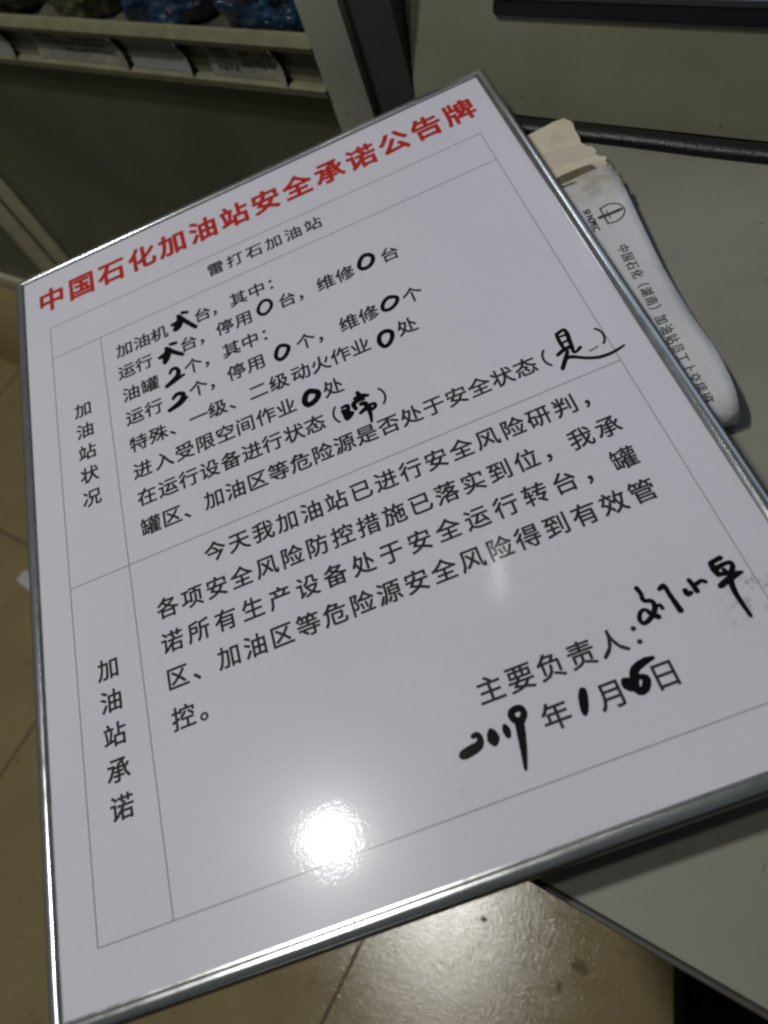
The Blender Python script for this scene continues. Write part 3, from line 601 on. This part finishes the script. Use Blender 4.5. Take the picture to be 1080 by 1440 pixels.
# material coordinates of the sheet follow its centre: keep them equal to the board's by baking the offset
sheet = [o for o in board.children if o.name == 'printed_sheet'][0]
for v in sheet.data.vertices: v.co += Vector(sheet.location)
sheet.location = (0, 0, 0)
a, b = bl(X0 - 0.0035, Y1 + 0.0035, -0.030), bl(X1 + 0.0035, Y0 - 0.0035, -0.0105)
box('backing_board', tuple(a), tuple(b), M['backing'], board)
PROF = [(0.000, 0.0006), (0.0002, 0.0044), (0.0008, 0.0049), (0.0035, 0.0055), (0.0070, 0.0058), (0.0102, 0.0054), (0.0130, 0.0043),
        (0.0154, 0.0026), (0.0168, 0.0006), (0.0171, -0.0020), (0.0171, -0.0060), (-0.003, -0.0060), (-0.003, 0.0006)]
PROF2 = [(0.0173, -0.0100), (0.0173, 0.0000), (0.0180, 0.0000), (0.0196, -0.0025), (0.0205, -0.0070), (0.0208, -0.0160), (0.0205, -0.0300), (0.0195, -0.0348), (0.0060, -0.0350), (-0.003, -0.0350), (-0.003, -0.0312), (0.012, -0.0300), (0.012, -0.0100)]
def frame_side(k, PROF, nm, mat):
    c = [(X0, Y0, -1, -1), (X1, Y0, 1, -1), (X1, Y1, 1, 1), (X0, Y1, -1, 1)]
    p, q = c[k], c[(k + 1) % 4]; N = 40
    V, F = [], []; P = len(PROF)
    for i in range(N + 1):
        t = i / N
        for (o, z) in PROF:
            # rounded-over mitred corners: slight drop at the very ends
            x = (p[0] + p[2] * o) * (1 - t) + (q[0] + q[2] * o) * t
            y = (p[1] + p[3] * o) * (1 - t) + (q[1] + q[3] * o) * t
            V.append(bl(x, y, z + 0.00025 * math.sin(t * 9 + k)))
    for i in range(N):
        for j in range(P): F.append((i * P + j, (i + 1) * P + j, (i + 1) * P + (j + 1) % P, i * P + (j + 1) % P))
    F.append(tuple(range(P))); F.append(tuple(range(N * P, (N + 1) * P))[::-1])
    o = mesh_obj(nm, V, F, mat, board, smooth=True)
    bm = bmesh.new(); bm.from_mesh(o.data); bmesh.ops.recalc_face_normals(bm, faces=bm.faces[:]); bm.to_mesh(o.data); bm.free()
    o.data.set_sharp_from_angle(angle=math.radians(42)); return o
for k in range(4):
    frame_side(k, PROF, 'frame_rail', M['alu']); frame_side(k, PROF2, 'frame_edge', M['dark_trim'])
# printed table lines
R1, R2, YB, XC = 0.0935, 0.6592, 1.2231, 0.1138
def hair(segs, w=0.0015):
    V, F = [], []
    for n_, (x0, y0, x1, y1) in enumerate(segs):
        z = 0.00045 + n_ * 0.00001; k = len(V)
        if abs(x1 - x0) > abs(y1 - y0): q = [(x0 - w / 2, y0 + w / 2), (x1 + w / 2, y0 + w / 2), (x1 + w / 2, y0 - w / 2), (x0 - w / 2, y0 - w / 2)]
        else: q = [(x0 - w / 2, y1), (x0 + w / 2, y1), (x0 + w / 2, y0), (x0 - w / 2, y0)]
        V += [bl(x, y, z) for x, y in q]; F.append((k, k + 1, k + 2, k + 3))
    return mesh_obj('table_lines', V, F, M['grid'], board)
hair([(0, 0, 1, 0), (0, R1, 1, R1), (0, R2, 1, R2), (0, YB, 1, YB), (0, 0, 0, YB), (1, 0, 1, YB), (XC, R1, XC, YB)])
# print
def spaced(txt, x0, pitch, y): return [(c, x0 + pitch * i, y) for i, c in enumerate(txt) if c != ' ']
def at(txt, xs, y): return [(c, x, y) for c, x in zip(txt, xs)]
lettering('title_lettering', spaced('中国石化加油站安全承诺公告牌', 0.009, 0.0751, -0.0925), 0.0755, 0.032, M['red'], board, bl, rings=8, sx=0.90)
EM, WT = 0.0395, 0.019
P_ = 0.0409
def line(items): return lettering('printed_line', items, EM, WT, M['black'], board, bl)
line(spaced('雷打石加油站', 0.390, 0.0446, 0.043))
line(at('加油机台，其中：', [.163, .203, .242, .340, .377, .420, .461, .502], .156))
line(at('运行台，停用台，维修台', [.161, .200, .299, .338, .379, .420, .514, .553, .597, .638, .732], .217))
line(at('油罐个，其中：', [.164, .205, .299, .338, .381, .421, .462], .280))
line(at('运行个，停用个，维修个', [.164, .205, .300, .339, .380, .421, .524, .563, .612, .652, .740], .341))
line(at('特殊、一级、二级动火作业处', [.164, .205, .246, .289, .328, .369, .411, .453, .497, .537, .577, .616, .708], .408))
line(at('进入受限空间作业处', [.164, .208, .250, .291, .332, .372, .413, .453, .545], .472))
line(at('在运行设备进行状态（）', [.165, .207, .248, .289, .331, .372, .412, .454, .494, .521, .636], .534))
line(spaced('罐区、加油区等危险源是否处于安全状态', .164, .0410, .598) + [('（', .884, .598), ('）', 1.007, .598)])
lettering('printed_line', spaced('加油站状况', 0, 0, 0)[:0] + [(c, .058, .268 + .0548 * i) for i, c in enumerate('加油站状况')], EM, WT, M['black'], board, bl)
EM2 = 0.0400
def bline(items): return lettering('printed_line', items, EM2, WT, M['black'], board, bl)
bline(spaced('今天我加油站已进行安全风险研判，', .270, .0441, .700))
bline(spaced('各项安全风险防控措施已落实到位，我承', .172, .0446, .766))
bline(spaced('诺所有生产设备处于安全运行转台，罐', .171, .0473, .828))
bline(spaced('区、加油区等危险源安全风险得到有效管', .171, .0445, .890))
bline(at('控。', [.171, .216], .956))
bline(spaced('主要负责人：', .618, .0438, 1.083))
bline(at('年月日', [.687, .764, .837], 1.147))
bline([(c, .056, .831 + .0553 * i) for i, c in enumerate('加油站承诺')])
# handwriting in marker pen
zz = 0.0009
for nm, closed, strokes in HAND:
    V, F = [], []
    kk = 1.45 if nm == 'zero_mark' else 1.05 if nm in ('year_mark', 'month_mark', 'day_mark') else 1.4 if nm == 'signature' else 1.10 if nm in ('counter_mark', 'running_mark') else 1.25
    for s_ in strokes:
        s_ = [(x, y, w * kk) for x, y, w in s_]
        zz = stroke_geo(s_, bool(closed), zz, bl, V, F) 
        if zz > 0.0016: zz = 0.0009
    mesh_obj('handwritten_' + nm if not nm.startswith('sign') else nm, V, F, M['marker'], board)
V, F = [], []
for s_ in ([(0.9653, 0.6190, 0.003), (0.980, 0.6165, 0.003)],):
    stroke_geo(s_, False, 0.0008, bl, V, F)
mesh_obj('worn_marker_dash', V, F, M['marker_faint'], board)

# ================================================================= bundle of papers under the board's right edge
BT = -0.075                          # top of bundle
def UV(u, v, z): return W(u, v, z)
pb = W(-1.1, 0.45, ZD)
sheaf = empty('receipt_bundle', pb)
tag(sheaf, 'folded bundle of white and yellowed paper slips tucked under the right side of the board', 'paper bundle')
def sheet_poly(name, outline, z0, thick, mat, lift=None, seed=0, wav=0.002, sub=4, ragged=0.0):
    """paper stack: outline polygon in (u,v) filled as a fan grid with a gently wavy top and real thickness"""
    if ragged:
        rnd = random.Random(seed + 50); o2 = []
        for k in range(len(outline)):
            (ua, va), (ub_, vb_) = outline[k], outline[(k + 1) % len(outline)]
            for t in range(4):
                f_ = t / 4; j_ = ragged if t else 0
                o2.append((ua + (ub_ - ua) * f_ + rnd.uniform(-j_, j_), va + (vb_ - va) * f_ + rnd.uniform(-j_, j_)))
        outline = o2
    bm = bmesh.new(); vs = [bm.verts.new((-u * S, v * S, 0)) for u, v in outline]
    f = bm.faces.new(vs)
    if f.normal.z < 0: f.normal_flip()
    bmesh.ops.triangulate(bm, faces=bm.faces[:])
    bmesh.ops.subdivide_edges(bm, edges=bm.edges[:], cuts=sub, use_grid_fill=True)
    for v in bm.verts:
        h = noise.noise(Vector((v.co.x * 14, v.co.y * 14, seed))) * wav + noise.noise(Vector((v.co.x * 45, v.co.y * 45, seed + 3))) * wav * 0.35
        z = (FLOOR + z0) * S + h
        if lift: z += lift(-v.co.x / S, v.co.y / S)
        v.co.z = z
    r = bmesh.ops.extrude_face_region(bm, geom=bm.faces[:])
    for e in r['geom']:
        if isinstance(e, bmesh.types.BMVert): e.co.z -= thick * S
    bmesh.ops.recalc_face_normals(bm, faces=bm.faces[:])
    for v in bm.verts: v.co -= pb
    for f in bm.faces: f.smooth = True
    me = bpy.data.meshes.new(name); bm.to_mesh(me); bm.free(); me.materials.append(mat); me.set_sharp_from_angle(angle=math.radians(35))
    o = bpy.data.objects.new(name, me); COL.objects.link(o); o.parent = sheaf; return o
# lowest to highest
sheet_poly('yellowed_slip', [(-0.58, 0.66), (-0.728, 0.840), (-0.787, 0.900), (-0.812, 0.889), (-0.866, 0.815), (-0.77, 0.62)], -0.092, 0.008, M['old_paper'], seed=1, wav=0.0030, ragged=0.003)
sheet_poly('yellowed_slip', [(-0.64, 0.60), (-0.805, 0.803), (-0.858, 0.829), (-0.892, 0.816), (-0.912, 0.788), (-0.86, 0.62)], -0.0855, 0.006, M['old_paper_b'], seed=2, wav=0.0026, ragged=0.004)
sheet_poly('yellowed_slip', [(-0.67, 0.53), (-0.845, 0.745), (-0.910, 0.797), (-0.930, 0.788), (-0.960, 0.745), (-0.92, 0.60)], -0.080, 0.005, M['old_paper'], seed=4, wav=0.0022, ragged=0.004)
sheet_poly('yellowed_slip', [(-0.69, 0.50), (-0.857, 0.717), (-0.928, 0.778), (-0.950, 0.760), (-0.980, 0.728), (-0.95, 0.60)], -0.0730, 0.004, M['old_paper_b'], seed=6, wav=0.0016, ragged=0.005)
for k_, (a_, b_) in enumerate(((0, 0), (0.012, -0.008), (-0.006, 0.010), (0.010, 0.004))):
    sheet_poly('slip_stack', [(-0.46 + a_, 0.10 + b_), (-0.60 + a_, 0.66 + b_), (-0.74 + b_, 0.74), (-0.90, 0.64 + a_), (-1.00 + a_, 0.20 + b_), (-0.75, -0.10 + b_)], -0.0385 - 0.0145 * (3 - k_) - 0.055 * 0, 0.0140, M['old_paper_b' if k_ % 2 else 'paper'], seed=20 + k_, wav=0.0002, sub=1)
sheet_poly('slip_stack', [(-0.46, 0.10), (-0.60, 0.64), (-0.74, 0.72), (-0.90, 0.62), (-1.00, 0.20), (-0.75, -0.10)], -0.0975, 0.042, M['paper'], seed=30, wav=0.0001, sub=1)
sheet_poly('browned_slip', [(-0.72, 0.52), (-0.861, 0.722), (-0.936, 0.786), (-0.957, 0.766), (-0.992, 0.727), (-0.97, 0.62)], -0.0755, 0.004, M['brown_edge'], seed=9, wav=0.0006, ragged=0.005)
# main folded sheet: long strip whose near end rolls over and down to the desk
def main_sheet():
    ctr = [(-0.945, 0.768), (-0.988, 0.720), (-1.079, 0.607), (-1.142, 0.533), (-1.205, 0.465), (-1.253, 0.415), (-1.289, 0.379), (-1.318, 0.344), (-1.336, 0.318)]
    cc = catmull([(a_, b_) for a_, b_ in ctr], False, 5)
    # direction across (towards the hidden side under the board)
    ax = Vector((0.72, -0.69)).normalized(); wd = 0.26; NW = 16
    rows = [[(p[0] + ax.x * wd * j / NW, p[1] + ax.y * wd * j / NW, BT + 0.0035 * math.sin(i * 0.21) * (1 - j / NW) + 0.0018 * math.sin(j * .8 + i * .3) + (0.0026 * math.exp(-i / 3.5) * math.sin(i * 2.4 + j * 0.35)) + 0.0022 * math.exp(-((i - 27) / 2.0) ** 2)) for j in range(NW + 1)] for i, p in enumerate(cc)]
    end = cc[-1]; dirn = Vector((cc[-1][0] - cc[-3][0], cc[-1][1] - cc[-3][1])).normalized()
    R = (BT - (ZD + 0.002)) / 2
    for k in range(1, 13):
        a_ = math.pi * k / 12
        du, dz = R * math.sin(a_), -R * (1 - math.cos(a_))
        rows.append([(end[0] + dirn.x * du + ax.x * wd * j / NW, end[1] + dirn.y * du + ax.y * wd * j / NW, BT + dz) for j in range(NW + 1)])
    for k in range(1, 3):
        rows.append([(end[0] - dirn.x * 0.02 * k + ax.x * (wd * j / NW), end[1] - dirn.y * 0.02 * k + ax.y * (wd * j / NW), ZD + 0.0035) for j in range(NW + 1)])
    V = [W(*p) - pb for r_ in rows for p in r_]; n1 = NW + 1; F = []
    for i in range(len(rows) - 1):
        for j in range(NW): F.append((i * n1 + j, (i + 1) * n1 + j, (i + 1) * n1 + j + 1, i * n1 + j + 1))
    o = mesh_obj('printed_slip', V, F, M['slip'], sheaf, smooth=True)
    md = o.modifiers.new('thickness', 'SOLIDIFY'); md.thickness = 0.0012; md.offset = 0
    return o
ms = main_sheet()
# slips packed inside the fold, slightly set back from the edge
for k in range(3):
    sheet_poly('inner_slip', [(-0.93 + .006 * k, 0.70), (-1.035 + .006 * k, 0.570), (-1.155 + .006 * k, 0.435), (-1.265, 0.33), (-1.07, 0.12), (-0.80, 0.46)], BT - 0.008 - 0.018 * k, 0.014, M['paper'], seed=8 + k, wav=0.0004)
# receipt print: heading running down the slip, and the round emblem with its word
t0, t1 = Vector((-1.054, 0.561)), Vector((-1.300, 0.288))
def slip_conv(x, y, z):       # x along the slip (units), y to the reader's down
    d = (t1 - t0).normalized(); n_ = Vector((d.y, -d.x))
    if n_.x < 0: n_ = -n_
    p = t0 + d * x + n_ * y
    return W(p.x, p.y, BT + 0.0075 + z) - pb
TX = '中国石化（湖南）加油站员工上交接班'
L_ = (t1 - t0).length / (len(TX) - 1)
def project_to(objm, dz=0.00035):
    """drop flat print onto the wavy slip so it lies on the paper"""
    dg = bpy.context.evaluated_depsgraph_get(); ev = ms.evaluated_get(dg)
    for v in objm.data.vertices:
        ok, loc, nrm, idx = ev.ray_cast(Vector((v.co.x, v.co.y, 0.08)), Vector((0, 0, -1)))
        if ok: v.co = loc + Vector((0, 0, dz))
bpy.context.view_layer.update()
tt = lettering('printed_heading', [(c, L_ * i, 0.0) for i, c in enumerate(TX)], 0.0235, 0.004, M['paper_ink'], sheaf, slip_conv, sx=0.86)
lc = Vector((-0.998, 0.640))
def logo_conv(x, y, z):
    d = (t1 - t0).normalized(); n_ = Vector((d.y, -d.x))
    if n_.x < 0: n_ = -n_
    p = lc + d * x + n_ * y; return W(p.x, p.y, BT + 0.0075 + z) - pb
V, F = [], []; r = 0.025
stroke_geo([(r * 1.0 * math.cos(math.radians(a_)), r * math.sin(math.radians(a_)), 0.0022) for a_ in range(-215, 36, 25)], False, 0.0, logo_conv, V, F)
stroke_geo([(0.0, -r * 0.8, 0.006), (0.0, r * 0.9, 0.0075)], False, 0.0002, logo_conv, V, F)
stroke_geo([(-r * 0.95, r * 0.55, 0.003), (r * 0.95, r * 0.55, 0.003)], False, 0.0004, logo_conv, V, F)
stroke_geo([(-r * 0.5, r * 0.2, 0.002), (r * 0.5, r * 0.2, 0.002)], False, 0.0005, logo_conv, V, F)
em_ = mesh_obj('printed_emblem', V, F, M['paper_ink'], sheaf)
wd_ = lettering('printed_word', [(c, (-3 + i) * 0.0088, 0.0375) for i, c in enumerate('SINOPEC')], 0.0180, 0.03, M['paper_ink'], sheaf,
                lambda x, y, z: logo_conv(x + 0.003, y, z))
for o in (tt, em_, wd_): project_to(o)

tag(ubox('back_wall', -0.5, -4.4, 1.60, 1.70, -FLOOR, 2.4, M['dark_steel']), kind='structure')

# pale crease in the laminate running down from the title
V, F = [], []
cr = catmull([(0.9425, -0.095, 0.002), (0.940, -0.02, 0.0045), (0.9365, 0.05, 0.005), (0.933, 0.11, 0.002)], False, 6)
for i, (x, y, w) in enumerate(cr):
    V += [bl(x - w / 2, y, 0.0004), bl(x, y, 0.0004 + w * 0.16), bl(x + w / 2, y, 0.0004)]
for i in range(len(cr) - 1):
    for j in (0, 1): F.append((3 * i + j, 3 * i + 3 + j, 3 * i + 4 + j, 3 * i + 1 + j))
mesh_obj('laminate_crease', V, F, M['face'], board, smooth=True)
